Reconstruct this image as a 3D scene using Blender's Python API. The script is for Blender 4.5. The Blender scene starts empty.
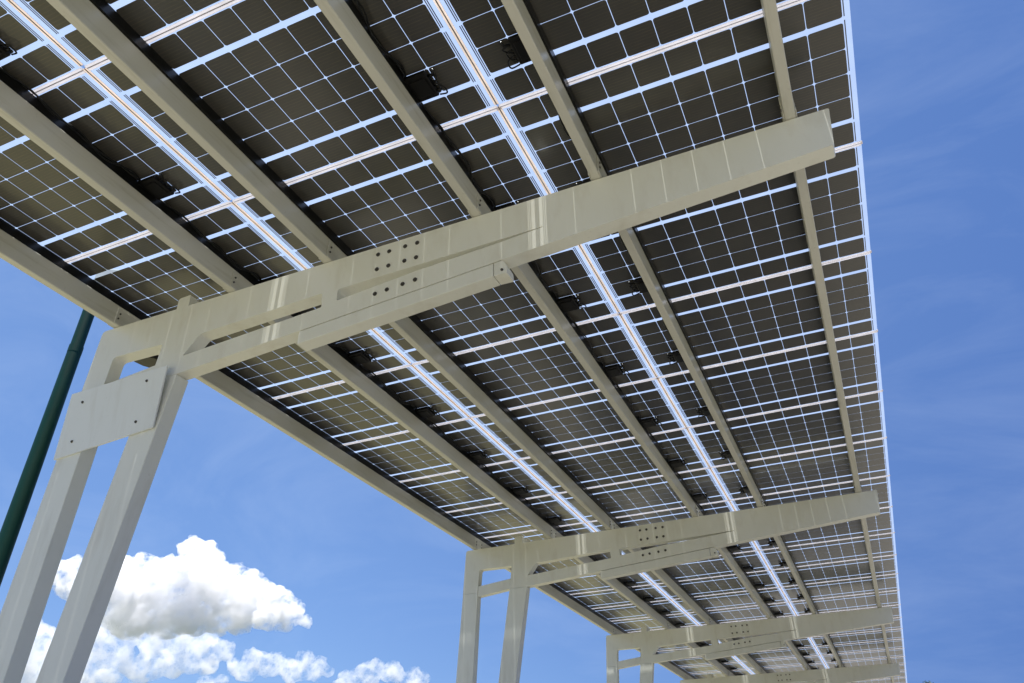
import bpy, bmesh, math, random
import numpy as np
from mathutils import Vector, Matrix
from mathutils.geometry import tessellate_polygon

random.seed(7)
rng = np.random.default_rng(11)
sc = bpy.context.scene
COL = sc.collection
TILT = math.radians(5)          # the roof rises five degrees towards its free edge
Z0 = 4.543                      # height of the roof origin (second seam, first cross seam)
PITCH = 1.01                    # panel pitch along the canopy
ROT = Matrix.Rotation(-TILT, 4, 'Y')


def roof_to_world(u, v, n):
    return ROT @ Vector((u, v, n)) + Vector((0, 0, Z0))


# ------------------------------------------------------------------ materials
def new_mat(name):
    m = bpy.data.materials.new(name)
    m.use_nodes = True
    nt = m.node_tree
    for n in list(nt.nodes):
        nt.nodes.remove(n)
    out = nt.nodes.new('ShaderNodeOutputMaterial')
    return m, nt, out


def N(nt, kind, **kw):
    n = nt.nodes.new(kind)
    for k, v in kw.items():
        setattr(n, k, v)
    return n


def mix_rgb(nt, fac, a, b):
    m = N(nt, 'ShaderNodeMix', data_type='RGBA')
    if isinstance(fac, (int, float)):
        m.inputs[0].default_value = fac
    else:
        nt.links.new(fac, m.inputs[0])
    for s, i in ((a, 6), (b, 7)):
        if isinstance(s, tuple):
            m.inputs[i].default_value = (*s, 1)
        else:
            nt.links.new(s, m.inputs[i])
    return m.outputs[2]


def ramp(nt, src, p0, p1):
    r = N(nt, 'ShaderNodeMapRange')
    r.clamp = True
    nt.links.new(src, r.inputs[0])
    r.inputs[1].default_value = p0
    r.inputs[2].default_value = p1
    return r.outputs[0]


def noise(nt, scale, detail=4, rough=.55, stretch=None, coord='Object'):
    tc = N(nt, 'ShaderNodeTexCoord')
    vec = tc.outputs[coord]
    if stretch:
        mp = N(nt, 'ShaderNodeMapping')
        mp.inputs['Scale'].default_value = stretch
        nt.links.new(vec, mp.inputs[0])
        vec = mp.outputs[0]
    t = N(nt, 'ShaderNodeTexNoise')
    t.inputs['Scale'].default_value = scale
    t.inputs['Detail'].default_value = detail
    t.inputs['Roughness'].default_value = rough
    nt.links.new(vec, t.inputs['Vector'])
    return t.outputs['Fac']


def painted(name, col, dirt, rough=.38, dirt_amt=.5, streak=(6, 6, .8), bump=.0, spec=.5):
    m, nt, out = new_mat(name)
    b = N(nt, 'ShaderNodeBsdfPrincipled')
    b.inputs['Specular IOR Level'].default_value = spec
    n1 = ramp(nt, noise(nt, 2.2, 6, .6, streak), .52, .78)
    n2 = ramp(nt, noise(nt, 38, 3, .6), .66, .76)
    n3 = ramp(nt, noise(nt, 1.1, 3), .3, .75)
    c = mix_rgb(nt, n3, col, tuple(x * .93 for x in col))
    s = N(nt, 'ShaderNodeMath', operation='MULTIPLY')
    nt.links.new(n1, s.inputs[0])
    s.inputs[1].default_value = dirt_amt
    c = mix_rgb(nt, s.outputs[0], c, dirt)
    s2 = N(nt, 'ShaderNodeMath', operation='MULTIPLY')
    nt.links.new(n2, s2.inputs[0])
    s2.inputs[1].default_value = dirt_amt * .45
    c = mix_rgb(nt, s2.outputs[0], c, tuple(x * .6 for x in dirt))
    nt.links.new(c, b.inputs['Base Color'])
    rr = N(nt, 'ShaderNodeMapRange')
    nt.links.new(n3, rr.inputs[0])
    rr.inputs[3].default_value = rough
    rr.inputs[4].default_value = rough + .12
    nt.links.new(rr.outputs[0], b.inputs['Roughness'])
    if bump:
        bp = N(nt, 'ShaderNodeBump')
        bp.inputs['Strength'].default_value = bump
        bp.inputs['Distance'].default_value = .004
        nt.links.new(noise(nt, 22, 4), bp.inputs['Height'])
        nt.links.new(bp.outputs[0], b.inputs['Normal'])
    nt.links.new(b.outputs[0], out.inputs[0])
    return m


def plain(name, col, rough=.5, metal=0., spec=.5):
    m, nt, out = new_mat(name)
    b = N(nt, 'ShaderNodeBsdfPrincipled')
    c = mix_rgb(nt, ramp(nt, noise(nt, 14, 4), .35, .7), col, tuple(x * .75 for x in col))
    nt.links.new(c, b.inputs['Base Color'])
    b.inputs['Roughness'].default_value = rough
    b.inputs['Metallic'].default_value = metal
    b.inputs['Specular IOR Level'].default_value = spec
    nt.links.new(b.outputs[0], out.inputs[0])
    return m


M_FRAME = painted('cream_paint', (.80, .79, .715), (.47, .41, .30), .30, .32, (3.5, 3.5, 1.2), bump=.05)
M_POST = painted('cream_paint_post', (.81, .81, .745), (.42, .37, .28), .36, .32, (4, 4, .7), bump=.05)
M_PURLIN = painted('grey_beige_paint', (.63, .61, .54), (.33, .30, .20), .30, .55, (8, .7, 8), bump=.08)
M_PLATE = painted('plate_paint', (.80, .82, .82), (.55, .53, .47), .36, .3)
M_RUBBER = plain('black_rail', (.006, .006, .006), .36, 0, .35)
M_BLACK = plain('black_plastic', (.005, .0042, .0036), .42, 0, .3)
M_CABLE = plain('cable_sheath', (.004, .004, .004), .38, 0, .35)
M_BOLT = plain('dark_bolt', (.10, .092, .082), .45, .5)
M_GREEN = painted('green_pole_paint', (.002, .040, .029), (.010, .022, .014), .42, .4, (3, 3, 1), spec=.25)
M_RIBBON = plain('ribbon_grey', (.17, .19, .24), .35, .3)


def cell_material():
    m, nt, out = new_mat('solar_cell_back')
    b = N(nt, 'ShaderNodeBsdfPrincipled')
    tc = N(nt, 'ShaderNodeTexCoord')
    sep = N(nt, 'ShaderNodeSeparateXYZ')
    nt.links.new(tc.outputs['Object'], sep.inputs[0])
    # fine finger lines running across, nine busbars per cell
    w = N(nt, 'ShaderNodeTexWave', wave_type='BANDS', bands_direction='Y')
    w.inputs['Scale'].default_value = 18.6
    w.inputs['Distortion'].default_value = .25
    w.inputs['Detail'].default_value = 1
    nt.links.new(tc.outputs['Object'], w.inputs[0])
    oi = N(nt, 'ShaderNodeObjectInfo')
    big = noise(nt, 1.3, 3)
    fine = noise(nt, 9, 5, .65, (1.2, 26, 1))
    c = mix_rgb(nt, ramp(nt, big, .3, .7), (.051, .0475, .0410), (.068, .064, .0555))
    s = N(nt, 'ShaderNodeMath', operation='MULTIPLY')
    nt.links.new(ramp(nt, w.outputs['Fac'], .80, 1.0), s.inputs[0])
    nt.links.new(ramp(nt, fine, .38, .72), s.inputs[1])
    c = mix_rgb(nt, s.outputs[0], c, (.12, .10, .065))
    hs = N(nt, 'ShaderNodeHueSaturation')
    mr = N(nt, 'ShaderNodeMapRange')
    nt.links.new(oi.outputs['Random'], mr.inputs[0])
    mr.inputs[3].default_value = .88
    mr.inputs[4].default_value = 1.12
    nt.links.new(mr.outputs[0], hs.inputs['Value'])
    nt.links.new(c, hs.inputs['Color'])
    nt.links.new(hs.outputs[0], b.inputs['Base Color'])
    b.inputs['Roughness'].default_value = .34
    b.inputs['Specular IOR Level'].default_value = .5
    b.inputs['Coat Weight'].default_value = .35
    b.inputs['Coat Roughness'].default_value = .12
    nt.links.new(b.outputs[0], out.inputs[0])
    return m


def translucent(name, col, tcol, through, scatter):
    """clear sheet dusted with light-scattering dirt: part see-through, part translucent"""
    m, nt, out = new_mat(name)
    tr = N(nt, 'ShaderNodeBsdfTransparent')
    tr.inputs[0].default_value = (*tcol, 1)
    tl = N(nt, 'ShaderNodeBsdfTranslucent')
    df = N(nt, 'ShaderNodeBsdfDiffuse')
    c = mix_rgb(nt, ramp(nt, noise(nt, 7, 5), .3, .7), col, tuple(x * .88 for x in col))
    nt.links.new(c, tl.inputs[0])
    nt.links.new(c, df.inputs[0])
    m1 = N(nt, 'ShaderNodeMixShader')
    m1.inputs[0].default_value = scatter
    nt.links.new(df.outputs[0], m1.inputs[1])
    nt.links.new(tl.outputs[0], m1.inputs[2])
    m2 = N(nt, 'ShaderNodeMixShader')
    m2.inputs[0].default_value = through
    nt.links.new(m1.outputs[0], m2.inputs[1])
    nt.links.new(tr.outputs[0], m2.inputs[2])
    nt.links.new(m2.outputs[0], out.inputs[0])
    return m


M_CELL = cell_material()
M_GLASS = translucent('dusty_solar_glass', (.535, .60, .69), (.95, .975, 1.0), .865, .95)
M_SEAL = translucent('silicone_seal', (.80, .765, .77), (1, 1, 1), 0.08, .62)
M_SEAL_WARM = translucent('yellowed_seal', (.86, .77, .70), (1, 1, 1), 0.06, .62)
M_SEAL_LINE = translucent('rusty_seal_line', (.16, .125, .10), (1, 1, 1), 0.0, .25)


# ------------------------------------------------------------------ mesh helpers
def link(name, me, mats, parent=None, loc=None):
    o = bpy.data.objects.new(name, me)
    for m in (mats if isinstance(mats, (list, tuple)) else [mats]):
        if m.name not in [x.name for x in me.materials]:
            me.materials.append(m)
    COL.objects.link(o)
    if parent:
        o.parent = parent
    if loc:
        o.location = loc
    return o


def build(name, bm, mats, parent=None, smooth=False, bevel=0.):
    bmesh.ops.recalc_face_normals(bm, faces=bm.faces)
    me = bpy.data.meshes.new(name)
    bm.to_mesh(me)
    bm.free()
    if smooth:
        me.polygons.foreach_set('use_smooth', [True] * len(me.polygons))
    o = link(name, me, mats, parent)
    if bevel:
        b = o.modifiers.new('edge', 'BEVEL')
        b.width = bevel
        b.segments = 2
        b.limit_method = 'ANGLE'
        b.angle_limit = math.radians(35)
    return o


def box(bm, x0, x1, y0, y1, z0, z1, mat=0):
    vs = [bm.verts.new(p) for p in ((x0, y0, z0), (x1, y0, z0), (x1, y1, z0), (x0, y1, z0),
                                    (x0, y0, z1), (x1, y0, z1), (x1, y1, z1), (x0, y1, z1))]
    for f in ((0, 3, 2, 1), (4, 5, 6, 7), (0, 1, 5, 4), (1, 2, 6, 5), (2, 3, 7, 6), (3, 0, 4, 7)):
        bm.faces.new([vs[i] for i in f]).material_index = mat


def tube(bm, pts, r, seg=8, cap=True):
    rings = []
    pts = [Vector(p) for p in pts]
    rs = r if isinstance(r, (list, tuple)) else [r] * len(pts)
    for i, p in enumerate(pts):
        d = (pts[min(i + 1, len(pts) - 1)] - pts[max(i - 1, 0)]).normalized()
        a = d.cross(Vector((0, 0, 1)) if abs(d.z) < .9 else Vector((1, 0, 0))).normalized()
        b = d.cross(a)
        rings.append([bm.verts.new(p + (a * math.cos(t) + b * math.sin(t)) * rs[i])
                      for t in (2 * math.pi * k / seg for k in range(seg))])
    for i in range(len(rings) - 1):
        for k in range(seg):
            bm.faces.new((rings[i][k], rings[i][(k + 1) % seg], rings[i + 1][(k + 1) % seg], rings[i + 1][k]))
    if cap:
        bm.faces.new(rings[0])
        bm.faces.new(rings[-1])


def rounded(pts, radii):
    out = []
    n = len(pts)
    for i in range(n):
        r = radii[i] if isinstance(radii, (list, tuple)) else radii
        p = Vector(pts[i])
        if r <= 0:
            out.append(tuple(p))
            continue
        a = (Vector(pts[i - 1]) - p)
        b = (Vector(pts[(i + 1) % n]) - p)
        ra = min(r, a.length * .45, b.length * .45)
        pa, pb = p + a.normalized() * ra, p + b.normalized() * ra
        for k in range(6):
            t = k / 5
            out.append(tuple(pa * (1 - t) ** 2 + p * 2 * t * (1 - t) + pb * t * t))
    return out


def profile(bm, loops, v0, v1, mat=0):
    """solid from an outline in (u, n) with holes, thick from v0 to v1"""
    tri = tessellate_polygon([[Vector((p[0], p[1], 0)) for p in lp] for lp in loops])
    flat = [p for lp in loops for p in lp]
    f_ = [bm.verts.new((p[0], v0, p[1])) for p in flat]
    b_ = [bm.verts.new((p[0], v1, p[1])) for p in flat]
    for t in tri:
        try:
            bm.faces.new([f_[i] for i in t])
            bm.faces.new([b_[i] for i in reversed(t)])
        except ValueError:
            pass
    s = 0
    for lp in loops:
        k = len(lp)
        for i in range(k):
            a, b = s + i, s + (i + 1) % k
            bm.faces.new((f_[a], f_[b], b_[b], b_[a]))
        s += k
    bmesh.ops.dissolve_limit(bm, angle_limit=.01, verts=bm.verts[:], edges=bm.edges[:])


def empty(name, label=None, cat=None, loc=(0, 0, 0), tilt=False, group=None):
    o = bpy.data.objects.new(name, None)
    o.empty_display_size = .2
    COL.objects.link(o)
    o.location = loc
    if tilt:
        o.rotation_euler = (0, -TILT, 0)
    tag(o, label, cat, group)
    return o


def tag(o, label=None, cat=None, group=None, kind=None):
    if label:
        o['label'] = label
    if cat:
        o['category'] = cat
    if group:
        o['group'] = group
    if kind:
        o['kind'] = kind
    return o


def copy_tree(o, parent=None):
    c = o.copy()
    COL.objects.link(c)
    if parent:
        c.parent = parent
    for ch in [x for x in ALL_CHILDREN.get(o.name, [])]:
        copy_tree(ch, c)
    return c


ALL_CHILDREN = {}


def index_children(root):
    ALL_CHILDREN[root.name] = list(root.children)
    for ch in root.children:
        index_children(ch)


# ------------------------------------------------------------------ solar panels
CELL_U, CELL_V = .1557, .1525
ROWV = [.017]                                   # near edges of the six cell rows
ROWV.append(ROWV[0] + CELL_V + .027)
for k in range(3):
    ROWV.append(ROWV[-1] + CELL_V)
ROWV.append(ROWV[-1] + CELL_V + .027)
PAN_V = ROWV[-1] + CELL_V + .017                # glass length along the canopy
MARG = .036
COL_U = [-3.324, -1.653, .0049]
PAN_U = 10 * CELL_U + 2 * MARG


def cells_mesh(free):
    bm = bmesh.new()
    for r in ROWV:
        for c in range(10):
            x0, x1 = MARG + c * CELL_U + .00155, MARG + (c + 1) * CELL_U - .00155
            y0, y1 = r + .0014, r + CELL_V - .0014
            k = .010
            pts = [(x0 + k, y0), (x1 - k, y0), (x1 - k * .3, y0 + k * .3), (x1, y0 + k), (x1, y1 - k), (x1 - k * .3, y1 - k * .3),
                   (x1 - k, y1), (x0 + k, y1), (x0 + k * .3, y1 - k * .3), (x0, y1 - k), (x0, y0 + k), (x0 + k * .3, y0 + k * .3)]
            a = [bm.verts.new((p[0], p[1], 0)) for p in pts]
            b = [bm.verts.new((p[0], p[1], .0006)) for p in pts]
            bm.faces.new(list(reversed(a)))
            bm.faces.new(b)
            for i in range(len(pts)):
                j = (i + 1) % len(pts)
                bm.faces.new((a[i], a[j], b[j], b[i]))
    # interconnect ribbons in the side margins
    for (a, b) in ((ROWV[1] - .012, ROWV[3] - .012), (ROWV[3] + .012, ROWV[5] - .016), (.022, ROWV[1] - .032), (ROWV[5] + .004, PAN_V - .022)):
        for x in (MARG - .006, MARG - .0155, PAN_U - MARG + .006, PAN_U - MARG + .0155)[:3 if free else 4]:
            box(bm, x - .0025, x + .0025, a, b, .0001, .0008, 1)
    return bm


def make_panel(kind):
    """kind 0: over the posts, 1: middle, 2: free edge"""
    root = empty('solar_panel')
    build('cell_layer', cells_mesh(kind == 2), [M_CELL, M_RIBBON], root)
    bm = bmesh.new()
    box(bm, (.020, -.012, -.009)[kind], PAN_U + (.012, .012, -.003)[kind], -.0015, PAN_V + .0015, .0012, .0062)
    build('glass_sheet', bm, M_GLASS, root)
    # seal: two soft strips with a dark joint along the far edge, one along the right seam
    bm = bmesh.new()
    g = PITCH - PAN_V
    yc = PAN_V + g / 2
    xa, xb = (.022, -.010, -.008)[kind], PAN_U + (.010, .010, -.006)[kind]
    box(bm, xa, xb, yc - .0150, yc - .0024, -.004, .0010, 0)
    box(bm, xa, xb, yc + .0024, yc + .0150, -.004, .0010, 0)
    box(bm, xa, xb, yc - .0023, yc + .0023, -.001, .0010, 1)
    if kind < 2:
        xc = (-1.674 - COL_U[0], -.0085 - COL_U[1])[kind]
        for e in (-1, 1):
            box(bm, xc + min(e * .012, e * .0026), xc + max(e * .012, e * .0026), -.008, PITCH - .026, -.003, .0010, 2)
        box(bm, xc - .0024, xc + .0024, -.008, PITCH - .026, -.0045, .0010, 1)
    else:
        box(bm, PAN_U - .006, PAN_U + .001, yc - .007, yc + .007, -.003, .008, 2)
    build('edge_seal', bm, [M_SEAL, M_SEAL_LINE, M_SEAL_WARM], root)
    # junction box beside the purlin, with its lead loops
    yb = ROWV[5] - .027
    ja, jb = ((PAN_U - .325, PAN_U - .205) if kind < 2 else (.192, .300))
    bm = bmesh.new()
    box(bm, ja, jb, yb - .155, yb - .004, -.026, -.0006)
    jbx = build('junction_box', bm, M_BLACK, root, bevel=.006)
    bm = bmesh.new()
    box(bm, ja + .018, jb - .018, yb - .13, yb - .03, -.031, -.0262)
    build('lid', bm, M_BLACK, jbx, bevel=.003)
    bm = bmesh.new()
    s = 1 if kind < 2 else -1
    e = jb if kind < 2 else ja
    for (q, w, dz) in ((yb - .135, .045, .018), (yb - .10, .034, .028), (yb - .055, .052, .022)):
        pts = []
        for t in np.linspace(0, 1, 13):
            ang = math.pi * t
            pts.append((e + s * w * math.sin(ang) + s * .004 * math.sin(9 * t), q + .055 * t + .01 * math.sin(6 * t + q * 30),
                        -.014 - dz * math.sin(ang) * .7))
        tube(bm, pts, .0042, 6)
    # connector stubs and the lead that runs along the purlin to the next panel
    tube(bm, [(e - s * .004, yb - .12, -.014), (e + s * .03, yb - .125, -.016), (e + s * .038, yb - .15, -.016)], .0075, 8)
    tube(bm, [(e - s * .004, yb - .03, -.014), (e + s * .022, yb - .03, -.018)], .0075, 8)
    o = ja - .002 if kind < 2 else jb + .002
    run = []
    for t in np.linspace(0, 1, 26):
        run.append((o + s * (.018 + .016 * math.sin(11 * t + kind) * math.sin(math.pi * t) + .02 * math.sin(math.pi * t)),
                    yb - .15 - t * .86, -.016 - .030 * math.sin(math.pi * t) + .008 * math.sin(17 * t)))
    tube(bm, run, .0052, 6)
    run2 = [(p[0] + s * .012 * math.sin(i * .7), p[1], p[2] + .010 * math.cos(i * .5)) for i, p in enumerate(run)]
    tube(bm, run2, .0042, 6)
    build('cable', bm, M_CABLE, jbx, smooth=True)
    return root


FRAMES_V = [.483, 5.845, 11.22, 16.60]
FR_NAME = ['nearest', 'second', 'third', 'farthest']
ORD = ['first', 'second', 'third', 'fourth', 'fifth', 'sixth', 'seventh', 'eighth']
ROW_NAME = ['left row above the posts', 'middle row', 'right row at the free edge']
protos = [make_panel(k) for k in range(3)]
for p_ in protos:
    index_children(p_)
I0, I1 = -3, 22
for k in range(3):
    for i in range(I0, I1 + 1):
        a = i * PITCH + .008
        o = protos[k] if i == I0 else copy_tree(protos[k])
        jit = random.uniform(-.0012, .0012)
        o.location = roof_to_world(COL_U[k], a, jit * .5)
        o.rotation_euler = (random.uniform(-.0006, .0006), -TILT, 0)
        c = a + PAN_V / 2
        over = [q for q, fv in enumerate(FRAMES_V) if a - .0 <= fv + .045 <= a + PITCH]
        if over:
            where = 'lying right across the %s frame' % FR_NAME[over[0]]
        else:
            before = [q for q, fv in enumerate(FRAMES_V) if fv < c]
            if before:
                q = before[-1]
                cnt = int((a - FRAMES_V[q] - .045) // PITCH)
                where = '%s panel beyond the %s frame' % (ORD[min(cnt, 7)], FR_NAME[q])
            else:
                cnt = int((FRAMES_V[0] + .045 - (a + PITCH)) // PITCH)
                where = '%s panel before the nearest frame' % ORD[min(cnt, 7)]
        tag(o, 'dark glass solar panel in the %s, %s' % (ROW_NAME[k].replace(' above the posts', '').replace(' at the free edge', ''), where),
            'solar panel', 'solar panels roofing the canopy')

# ------------------------------------------------------------------ purlins
PUR = [(-3.03, -2.98), (-2.072, -2.022), (-1.362, -1.312), (-.387, -.337), (.302, .350), (1.272, 1.322)]
PUR_NAME = ['leftmost, at the roof edge over the posts', 'second from the left', 'third from the left',
            'third from the right', 'second from the right', 'rightmost, near the free edge']
P0, P1 = I0 * PITCH - .25, (I1 + 1) * PITCH + .05


def make_purlin(k, label):
    u0, u1 = PUR[k]
    w, L = u1 - u0, P1 - P0
    root = empty('purlin', label, 'purlin', roof_to_world(u0, P0, 0), True, 'long steel purlins under the panels')
    bm = bmesh.new()
    box(bm, 0, w, 0, L, -.200, -.062)
    build('box_beam', bm, M_PURLIN, root, bevel=.005)
    bm = bmesh.new()
    box(bm, .003, w + (.010 if k in (2, 4) else -.002), .003, L - .003, -.0615, -.0022)
    build('rail', bm, M_RUBBER, root)
    for f in FRAMES_V:
        for x0, x1 in ((-.006, -.0005), (w + .0005, w + .006)):
            bm = bmesh.new()
            box(bm, x0, x1, f - P0 - .048, f - P0 + T_BEAM + .048, -.1985, -.085)
            build('cleat', bm, M_PURLIN, root, bevel=.002)
        for e in (f - .024, f + T_BEAM + .024):
            for z in (-.120, -.158):
                bm = bmesh.new()
                y = e - P0 - .006 * (z < -.13)
                tube(bm, [(-.012, y, z), (w + .012, y, z)], .0065, 6)
                build('bolt', bm, M_BOLT, root)
    return root


T_BEAM = .088
PUR_LABEL = ['outermost beige steel purlin along the left roof edge above the posts',
             'second beige steel purlin from the left edge, left of the first wide panel seam',
             'third beige steel purlin from the left, just right of the first wide seam',
             'third beige steel purlin from the right, left of the middle wide seam',
             'second beige steel purlin from the right, right of the middle wide seam',
             'rightmost beige steel purlin, running near the free right roof edge']
for k in range(6):
    make_purlin(k, PUR_LABEL[k])

# ------------------------------------------------------------------ canopy frames
T_BEAM = .088


def make_frame(v, label):
    root = empty('canopy_frame', label, 'steel frame', roof_to_world(0, v, 0), True, 'steel frames carrying the canopy')
    bm = bmesh.new()
    outline = rounded([(-3.155, -.712), (-3.122, -.205), (1.468, -.205), (1.442, -.432), (-.055, -.538), (-2.347, -.712),
                       (-2.562, -.712), (-2.530, -.455), (-2.945, -.447), (-2.966, -.712)],
                      [0, .030, .012, .012, 0, .02, 0, .022, .03, 0])
    slot1 = rounded([(-2.335, -.590), (-2.232, -.461), (-1.345, -.424), (-1.336, -.523)], [.012, .022, .012, .012])
    slot2 = rounded([(-1.236, -.507), (-1.236, -.428), (-.72, -.421), (.02, -.4085), (.02, -.4125), (-.223, -.432), (-.72, -.459)],
                    [.012, .012, 0, 0, 0, 0, 0])
    profile(bm, [outline, slot1, slot2], 0, T_BEAM)
    build('beam', bm, M_FRAME, root, bevel=.004)
    bm = bmesh.new()
    profile(bm, [[(-2.962, -.640), (-2.553, -.598), (-2.562, -.712), (-2.9665, -.7565)]], .006, T_BEAM - .006)
    build('crossbar', bm, M_FRAME, root, bevel=.003)
    nb = -4.36
    d = -.713 - nb
    for pts in ([(-3.155, -.713), (-2.966, -.713), (-2.966 - .050 * d, nb), (-3.155 - .070 * d, nb)],
                [(-2.562, -.713), (-2.347, -.713), (-2.347 - .155 * d, nb), (-2.562 - .145 * d, nb)]):
        bm = bmesh.new()
        profile(bm, [pts], 0, .100)
        build('post', bm, M_POST, root, bevel=.004)
    # lower stiffener slung beneath the beam, with its end cap
    def low(u):
        return -.538 + (u + .055) * (.174 / 2.292)
    bm = bmesh.new()
    profile(bm, [[(-1.470, low(-1.47) - .005), (-.262, low(-.262) - .005), (-.262, low(-.262) - .088), (-1.470, low(-1.47) - .088)]], 0, T_BEAM)
    build('stiffener', bm, M_FRAME, root, bevel=.003)
    bm = bmesh.new()
    profile(bm, [rounded([(-.258, low(-.258) - .006), (-.205, low(-.2) - .006), (-.185, low(-.2) - .050), (-.185, low(-.2) - .093), (-.258, low(-.258) - .086)],
                         [0, .012, .015, .004, 0])], .001, T_BEAM - .001)
    cap = build('end_cap', bm, M_FRAME, root, bevel=.003)
    bm = bmesh.new()
    tube(bm, [(-.212, .004, low(-.21) - .066), (-.212, -.006, low(-.21) - .066)], .0075, 8)
    build('bolt', bm, M_BOLT, cap)
    # stub bracket on top of the right post
    bm = bmesh.new()
    profile(bm, [rounded([(-2.492, -.2045), (-2.395, -.2045), (-2.395, -.118), (-2.492, -.122)], [0, 0, .008, .02])], .002, .20)
    build('stub_bracket', bm, M_FRAME, root, bevel=.004)
    for (a, b) in ((-.983, -.263), (-.910, -.264), (-.806, -.263), (-.729, -.264), (-.982, -.368), (-.907, -.366), (-.804, -.366), (-.730, -.366),
                   (-.979, -.538), (-.903, -.532), (-.804, -.525), (-.727, -.519)):
        bm = bmesh.new()
        tube(bm, [(a, .004, b), (a, -.005, b)], [.0125, .0125], 12)
        tube(bm, [(a, -.005, b), (a, -.011, b)], [.0075, .006], 6)
        build('bolt', bm, M_BOLT, root)
    bm = bmesh.new()
    box(bm, -3.55, -2.72, -.11, .21, nb + .07, nb + .095)
    build('base_plate', bm, M_POST, root, bevel=.003)
    return root


f_labels = ['nearest and largest cream steel frame, blank plate bolted across its two posts',
            'second cream steel frame from the camera, with two posts joined by an open crossbar',
            'third cream steel frame from the camera, its post tops just above the photo bottom',
            'farthest and smallest cream steel frame, only its beam showing at the photo bottom']
for v, lb in zip(FRAMES_V, f_labels):
    make_frame(v, lb)

# blank plate on the nearest frame
pl = empty('blank_plate', 'blank white parallelogram plate bolted across the two posts of the nearest frame', 'plate',
           roof_to_world(0, FRAMES_V[0], 0), True)
bm = bmesh.new()
profile(bm, [rounded([(-3.155, -.692), (-2.378, -.675), (-2.417, -1.056), (-3.197, -1.112)], .006)], -.034, -.024)
for q in bm.verts:
    q.co.y -= (q.co.z + .88) * .105          # the plate leans out a little at the top
build('sheet', bm, M_PLATE, pl, bevel=.002)
for a, b in ((-3.042, -.770), (-2.523, -.743), (-3.065, -1.020), (-2.557, -.995)):
    bm = bmesh.new()
    y = -.034 - (b + .88) * .105
    tube(bm, [(a, .0, b), (a, y - .0045, b)], .0085, 10)
    tube(bm, [(a, y - .0045, b), (a, y - .009, b)], [.006, .004], 6)
    build('bolt', bm, M_BOLT, pl)

# ------------------------------------------------------------------ green lamp pole behind the canopy edge
foot = roof_to_world(-4.0, .804, -4.25)
foot.z = 0
lamp = empty('lamp_pole', 'dark green round lamp pole rising past the left roof edge', 'lamp pole', foot)
up_pt = roof_to_world(-4.0, .918, .304)
axis = (up_pt - foot)
topv = axis * 1.13
bm = bmesh.new()
tube(bm, [(0, 0, 0), tuple(axis * .5), tuple(axis * .955)], [.060, .056, .050], 24)
tube(bm, [tuple(axis * .955), tuple(topv)], [.047, .045], 24)
pole = build('pole', bm, M_GREEN, lamp, smooth=True)
e_ = pole.modifiers.new('split', 'EDGE_SPLIT')
e_.split_angle = math.radians(40)
bm = bmesh.new()
tube(bm, [tuple(axis * .952), tuple(axis * .966)], .0512, 24)
build('collar', bm, M_GREEN, lamp)
hd = roof_to_world(-4.0, 1.60, .43) - foot
arm = []
for t in np.linspace(0, 1, 12):
    p = topv.lerp(Vector((hd.x, hd.y, topv.z)), t)
    p.z += .12 * math.sin(math.pi * t) - (0 if t < 1 else 0)
    arm.append(tuple(p))
arm.append((hd.x, hd.y + .03, topv.z - .10))
arm.append((hd.x, hd.y + .03, hd.z + .12))
bm = bmesh.new()
tube(bm, arm, .022, 10)
build('arm', bm, M_GREEN, lamp, smooth=True)
bm = bmesh.new()
tube(bm, [(hd.x, hd.y, hd.z + .14), (hd.x, hd.y, hd.z + .10), (hd.x, hd.y, hd.z + .02), (hd.x, hd.y, hd.z - .02)], [.04, .10, .20, .205], 16)
tube(bm, [(hd.x, hd.y, hd.z - .02), (hd.x, hd.y, hd.z - .05)], [.12, .09], 12)
build('lamp_head', bm, M_BLACK, lamp, bevel=.004)
bm = bmesh.new()
box(bm, -.16, .16, -.16, .16, .0, .025)
build('base_plate', bm, M_GREEN, lamp, bevel=.004)


# ------------------------------------------------------------------ ground
def ground_mat(name, c1, c2, scale, rough=.9):
    m, nt, out = new_mat(name)
    b = N(nt, 'ShaderNodeBsdfPrincipled')
    c = mix_rgb(nt, ramp(nt, noise(nt, scale, 8, .65), .3, .7), c1, c2)
    c = mix_rgb(nt, ramp(nt, noise(nt, scale * 40, 3), .4, .7), c, tuple(x * .8 for x in c2))
    nt.links.new(c, b.inputs['Base Color'])
    b.inputs['Roughness'].default_value = rough
    nt.links.new(b.outputs[0], out.inputs[0])
    return m


def sheet(name, pts, z, m):
    me = bpy.data.meshes.new(name)
    me.from_pydata([(x, y, z) for x, y in pts], [], [list(range(len(pts)))])
    o = link(name, me, m)
    return tag(o, kind='structure')


sheet('ground', [(-6000, -6000), (6000, -6000), (6000, 6000), (-6000, 6000)], -.012, ground_mat('far_fields', (.045, .065, .022), (.075, .085, .035), .02))
sheet('lawn', [(-45, -60), (-3.95, -60), (-3.95, 90), (-45, 90)], -.006, ground_mat('dry_grass', (.160, .158, .080), (.225, .21, .120), .15))
sheet('bounce_pavement', [(-3.9, -40), (14, -40), (14, -3.6), (-3.9, -3.6)], 0, ground_mat('bounce_concrete', (.26, .256, .218), (.32, .312, .268), .5))  # unseen ground behind the camera, added pale to bounce sunlight onto the frame fronts
sheet('parking_bays', [(-3.9, -3.6), (14, -3.6), (14, 90), (-3.9, 90)], 0, ground_mat('worn_asphalt', (.145, .138, .122), (.185, .176, .157), .5))
bm = bmesh.new()
box(bm, -4.05, -3.9, -30, 60, -.05, .12)
tag(build('kerb', bm, ground_mat('kerb_concrete', (.45, .43, .38), (.52, .5, .44), 2), bevel=.015), kind='structure')

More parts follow.
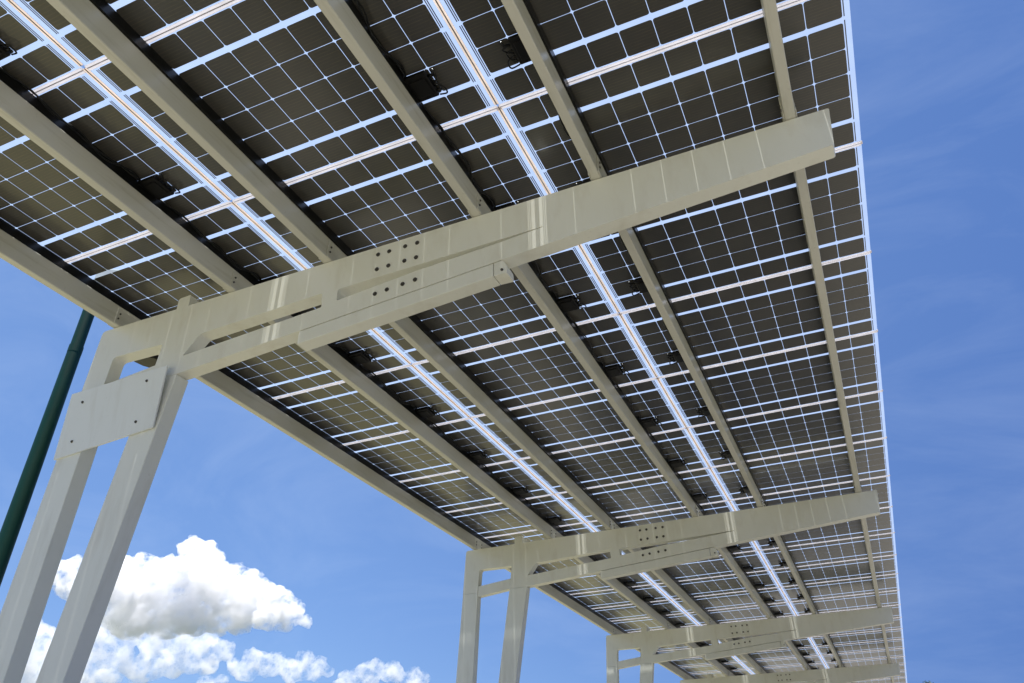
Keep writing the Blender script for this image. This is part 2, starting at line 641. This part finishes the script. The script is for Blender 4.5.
# ------------------------------------------------------------------ tree far beyond the free edge
M_LEAF = ground_mat('leaf', (.045, .075, .018), (.07, .10, .025), 1.5, .6)
M_BARK = ground_mat('bark', (.12, .09, .06), (.18, .14, .1), 4)
tx, ty = 3.15, 61.0
tree = empty('tree', 'small green tree top peeking over the photo bottom right of the canopy', 'tree', (tx, ty, 0))
bm = bmesh.new()
tube(bm, [(0, 0, -.1), (.1, .05, 2), (.05, .1, 4.5), (.2, 0, 7.5)], [.28, .22, .15, .04], 10)
for k in range(9):
    a = k * 2.4
    z = 2.6 + k * .5
    tube(bm, [(.08, .06, z), (math.cos(a) * 1.0, math.sin(a) * 1.0, z + .8), (math.cos(a) * (2.0 - k * .12), math.sin(a) * (2 - k * .12), z + 1.3)], [.09, .06, .02], 6)
build('trunk', bm, M_BARK, tree, smooth=True)
V, F = [], []
blobs = []
for k in range(46):
    a, z = random.uniform(0, 6.28), random.uniform(3.0, 9.2)
    r = max(.25, 2.3 * math.sin(math.pi * min(1, max(.05, (z - 2.3) / 7.4))) ** .7) * random.uniform(.3, 1)
    blobs.append((math.cos(a) * r, math.sin(a) * r, z, random.uniform(.35, .75)))
blobs.append((.1, 0, 9.62, .48))
for (bx, by, bz, br) in blobs:
    for _ in range(150):
        d = rng.normal(size=3)
        d /= np.linalg.norm(d)
        p = np.array((bx, by, bz)) + d * br * rng.uniform(.4, 1.05)
        e1 = rng.normal(size=3)
        e1 /= np.linalg.norm(e1)
        e2 = np.cross(e1, rng.normal(size=3))
        e2 /= np.linalg.norm(e2)
        s = rng.uniform(.05, .10)
        i = len(V)
        V += [tuple(p - e1 * s), tuple(p + e2 * s * .45), tuple(p + e1 * s), tuple(p - e2 * s * .45)]
        F.append((i, i + 1, i + 2, i + 3))
me = bpy.data.meshes.new('crown')
me.from_pydata(V, [], F)
link('crown', me, M_LEAF, tree)

# ------------------------------------------------------------------ clouds: CLOUDS_BEGIN
CLOUD = {
'main': [(-53.57, 10.02, 0.84), (-53.69, 9.35, 0.71), (-52.36, 9.14, 1.32), (-51.24, 10.05, 1.22), (-49.98, 10.44, 1.11), (-50.43, 8.96, 1.58), (-48.25, 9.78, 1.61), (-49.15, 10.76, 0.87), (-47.51, 11.14, 1.01), (-46.52, 12.18, 1.09), (-45.53, 11.88, 0.77), (-45.51, 10.8, 1.4), (-43.86, 10.4, 1.4), (-42.81, 10.92, 0.83), (-41.83, 10.15, 1.02), (-43.09, 9.36, 1.26), (-40.75, 10.03, 0.83), (-39.71, 9.51, 0.76), (-38.73, 8.99, 0.44), (-41.17, 8.96, 0.88), (-44.8, 9.02, 1.5), (-47.3, 8.56, 1.47), (-49.52, 7.9, 1.32), (-39.98, 8.6, 0.44), (-42.86, 8.39, 0.68), (-45.52, 7.94, 0.61)],
'low': [(-49.0, 7.1, .75), (-47.4, 7.2, .8), (-45.9, 7.1, .8), (-44.6, 6.9, .75), (-43.4, 6.7, .6), (-50.6, 6.9, .8), (-46.9, 5.9, .8), (-45.3, 5.8, .75), (-44.2, 5.7, .6), (-55.45, 5.8, 0.9), (-54.2, 6.2, 0.91), (-53.1, 5.67, 1.03), (-51.54, 5.48, 1.15), (-54.09, 4.6, 1.23), (-52.26, 4.27, 1.12), (-50.29, 5.63, 0.93), (-49.26, 6.63, 0.59), (-47.93, 6.5, 0.71), (-46.61, 6.49, 0.72), (-45.22, 6.53, 0.66), (-43.99, 6.31, 0.54), (-49.35, 5.35, 0.81), (-47.61, 5.37, 0.82), (-46.26, 5.23, 0.53), (-50.15, 4.24, 0.91), (-48.06, 4.92, 0.7), (-53.65, 3.3, 1.1), (-55.25, 4.19, 1.1)],
'mid': [(-40.1, 6.35, .6), (-39.0, 5.7, .6), (-37.6, 5.9, .5), (-42.54, 5.75, 0.54), (-41.61, 6.33, 0.61), (-40.93, 6.16, 0.61), (-41.88, 5.58, 0.6), (-40.36, 5.85, 0.48), (-39.25, 6.08, 0.55), (-38.25, 6.55, 0.61), (-37.37, 6.39, 0.55), (-36.65, 6.09, 0.37), (-38.43, 5.86, 0.49)],
'right': [(-34.9, 5.8, .5), (-32.4, 6.6, .5), (-30.6, 6.0, .5), (-35.51, 5.95, 0.37), (-34.44, 6.29, 0.49), (-33.63, 6.6, 0.56), (-32.72, 6.31, 0.56), (-33.82, 5.73, 0.55), (-31.87, 6.01, 0.43), (-30.99, 6.45, 0.43), (-30.3, 6.33, 0.37), (-31.17, 5.83, 0.49), (-35.73, 5.32, 0.48)],
'wisp': [(-44.15, 4.76, 0.41), (-43.16, 4.98, 0.35), (-43.5, 4.59, 0.41)],
}


def cloud_material(name, dens):
    m, nt, out = new_mat(name)
    v = N(nt, 'ShaderNodeVolumePrincipled')
    v.inputs['Color'].default_value = (.950, .950, .962, 1)
    v.inputs['Anisotropy'].default_value = .30
    big = noise(nt, .021, 12, .76)
    d = N(nt, 'ShaderNodeMath', operation='MULTIPLY')
    nt.links.new(ramp(nt, big, .455, .60), d.inputs[0])
    d.inputs[1].default_value = dens
    nt.links.new(d.outputs[0], v.inputs['Density'])
    nt.links.new(v.outputs[0], out.inputs[1])
    m.cycles.homogeneous_volume = False
    m.cycles.volume_step_rate = .05
    return m


M_CLOUD = cloud_material('cloud_vapour', .080)
M_CLOUD_THIN = cloud_material('thin_cloud_vapour', .034)
CAM_P = roof_to_world(1.10443, -2.44094, -3.05078)
_b = bmesh.new()
bmesh.ops.create_icosphere(_b, subdivisions=3, radius=1)
ICO_V = np.array([v.co[:] for v in _b.verts])
ICO_F = np.array([[v.index for v in f.verts] for f in _b.faces])
_b.free()


def make_cloud(key, label, dist):
    rng = np.random.default_rng({'main': 5, 'low': 8, 'mid': 3, 'right': 12, 'wisp': 21}[key])
    pts = []
    for az, el, rr in CLOUD[key]:
        a, e = math.radians(az), math.radians(el)
        d = np.array((math.sin(a) * math.cos(e), math.cos(a) * math.cos(e), math.sin(e)))
        R0 = dist * math.radians(rr)
        c = np.array(CAM_P) + d * (dist + rng.uniform(-.8, .8) * R0)
        pts.append((c, R0))
    base = min(c[2] - R0 * .9 for c, R0 in pts)
    puffs = []
    for c, R0 in pts:
        puffs.append((c, R0 * 1.12))
        for _ in range(16):
            q = rng.normal(size=3)
            q /= np.linalg.norm(q)
            q[2] = abs(q[2]) if rng.uniform() < .72 else q[2]
            r1 = R0 * rng.uniform(.22, .46)
            c1 = c + q * (R0 * 1.22 - r1 * .8)
            puffs.append((c1, r1))
            for _ in range(4):
                q2 = rng.normal(size=3)
                q2 = q2 / np.linalg.norm(q2) + q * .6
                q2 /= np.linalg.norm(q2)
                r2 = r1 * rng.uniform(.25, .5)
                puffs.append((c1 + q2 * r1 * rng.uniform(.75, 1.02), r2))
    o0 = np.mean([c for c, _ in pts], axis=0)
    VV, FF = [], []
    off = 0
    for c, r_ in puffs:
        ph = rng.uniform(0, 6.28, 6)
        w1 = rng.normal(size=(6, 3)) * np.array([2.2, 2.2, 3.6, 3.6, 6, 6])[:, None]
        disp = sum(np.sin(ICO_V @ w1[i] + ph[i]) * (.10, .10, .06, .06, .035, .035)[i] for i in range(6))
        v = ICO_V * (1 + disp)[:, None] * r_ * np.array((1, 1, .86)) + c
        low = v[:, 2] < base
        v[low, 2] = base + (v[low, 2] - base) * .25
        VV.append(v - o0)
        FF.append(ICO_F + off)
        off += len(v)
    V = np.concatenate(VV)
    F = np.concatenate(FF)
    me = bpy.data.meshes.new('cumulus_cloud')
    me.vertices.add(len(V))
    me.vertices.foreach_set('co', V.ravel())
    me.loops.add(F.size)
    me.loops.foreach_set('vertex_index', F.ravel())
    me.polygons.add(len(F))
    me.polygons.foreach_set('loop_start', np.arange(0, F.size, 3))
    me.polygons.foreach_set('use_smooth', np.ones(len(F), dtype=bool))
    me.update(calc_edges=True)
    o = link('cumulus_cloud', me, M_CLOUD if key == 'main' else M_CLOUD_THIN, None, tuple(o0))
    rm = o.modifiers.new('union', 'REMESH')
    rm.mode = 'VOXEL'
    rm.voxel_size = dist * .0016
    rm.use_smooth_shade = True
    tag(o, label, 'cloud')


make_cloud('main', 'tallest billowing white cumulus cloud behind the posts of the nearest frame', 2600)
make_cloud('low', 'broken white cloud bank low at the left, under the tallest cloud', 3000)
make_cloud('mid', 'small white cloud puff low in the sky, right of the cloud bank', 3200)
make_cloud('right', 'rightmost little pair of white clouds, touching the photo bottom edge', 3400)
make_cloud('wisp', 'tiniest white cloud tip, just showing at the photo bottom below the tallest cloud', 3400)
# CLOUDS_END

# ------------------------------------------------------------------ camera
F_PX = 783.56
R = Matrix(((.9144045495, .4046101929, -.0124463503), (-.2239618457, .4800549833, -.8481676159), (-.3372023302, .7783558343, .5295817063)))
cam = bpy.data.cameras.new('camera')
cam.sensor_width = 36
cam.lens = 36 * F_PX / 1024
cam.clip_start = .05
cam.clip_end = 20000
co = bpy.data.objects.new('camera', cam)
COL.objects.link(co)
rx, ry, rz = Vector(R[0]), Vector(R[1]), Vector(R[2])
m3 = Matrix((rx, -ry, -rz)).transposed()
co.matrix_world = Matrix.Translation(roof_to_world(1.10443, -2.44094, -3.05078)) @ (ROT.to_3x3() @ m3).to_4x4()
sc.camera = co

# ------------------------------------------------------------------ light
SUN = ROT.to_3x3() @ Vector((0, -math.sin(math.radians(6.3)), math.cos(math.radians(6.3))))
sl = bpy.data.lights.new('sun', 'SUN')
sl.energy = 5.0
sl.angle = math.radians(.7)
sl.color = (1, .955, .86)
so = bpy.data.objects.new('sun', sl)
so.rotation_euler = SUN.to_track_quat('Z', 'Y').to_euler()
COL.objects.link(so)

w = bpy.data.worlds.new('World')
sc.world = w
w.use_nodes = True
nt = w.node_tree
bg = nt.nodes['Background']
sky = nt.nodes.new('ShaderNodeTexSky')
sky.sky_type = 'NISHITA'
sky.sun_disc = False
sky.sun_elevation = math.asin(SUN.z)
sky.sun_rotation = math.atan2(SUN.x, SUN.y)
sky.air_density = 1.0
sky.dust_density = .15
sky.ozone_density = 3.0
sky.altitude = 2500
hs = N(nt, 'ShaderNodeHueSaturation')
hs.inputs['Saturation'].default_value = 1.12
nt.links.new(sky.outputs[0], hs.inputs['Color'])
tcw = N(nt, 'ShaderNodeTexCoord')
base = mix_rgb(nt, .82, hs.outputs[0], (.60, 1.08, 2.30))
sx = N(nt, 'ShaderNodeSeparateXYZ')
nt.links.new(tcw.outputs['Generated'], sx.inputs[0])
_f = N(nt, 'ShaderNodeMath', operation='MULTIPLY')
nt.links.new(ramp(nt, sx.outputs['X'], -.62, .20), _f.inputs[0])
_f.inputs[1].default_value = 1.0
base = mix_rgb(nt, _f.outputs[0], base, (.385, .79, 2.0))
mpw = N(nt, 'ShaderNodeMapping')
mpw.inputs['Rotation'].default_value = (.3, .5, .6)
mpw.inputs['Scale'].default_value = (1.6, 5.0, 6.5)
nt.links.new(tcw.outputs['Generated'], mpw.inputs[0])
ci = N(nt, 'ShaderNodeTexNoise')
ci.inputs['Scale'].default_value = 1.5
ci.inputs['Detail'].default_value = 9
ci.inputs['Roughness'].default_value = .62
ci.inputs['Distortion'].default_value = .6
nt.links.new(mpw.outputs[0], ci.inputs['Vector'])
veil = N(nt, 'ShaderNodeMath', operation='MULTIPLY')
nt.links.new(ramp(nt, ci.outputs['Fac'], .44, .92), veil.inputs[0])
veil.inputs[1].default_value = .13
hazy = mix_rgb(nt, veil.outputs[0], base, (3.4, 3.9, 4.6))
nt.links.new(hazy, bg.inputs[0])
bg.inputs[1].default_value = .12

# ------------------------------------------------------------------ render settings
sc.view_settings.view_transform = 'Standard'
sc.view_settings.look = 'None'
sc.view_settings.gamma = 1
sc.view_settings.exposure = 1.25
sc.cycles.max_bounces = 24
sc.cycles.volume_bounces = 20
sc.cycles.diffuse_bounces = 5
sc.cycles.transparent_max_bounces = 24
sc.cycles.caustics_reflective = False
sc.cycles.caustics_refractive = False
sc.cycles.use_denoising = True
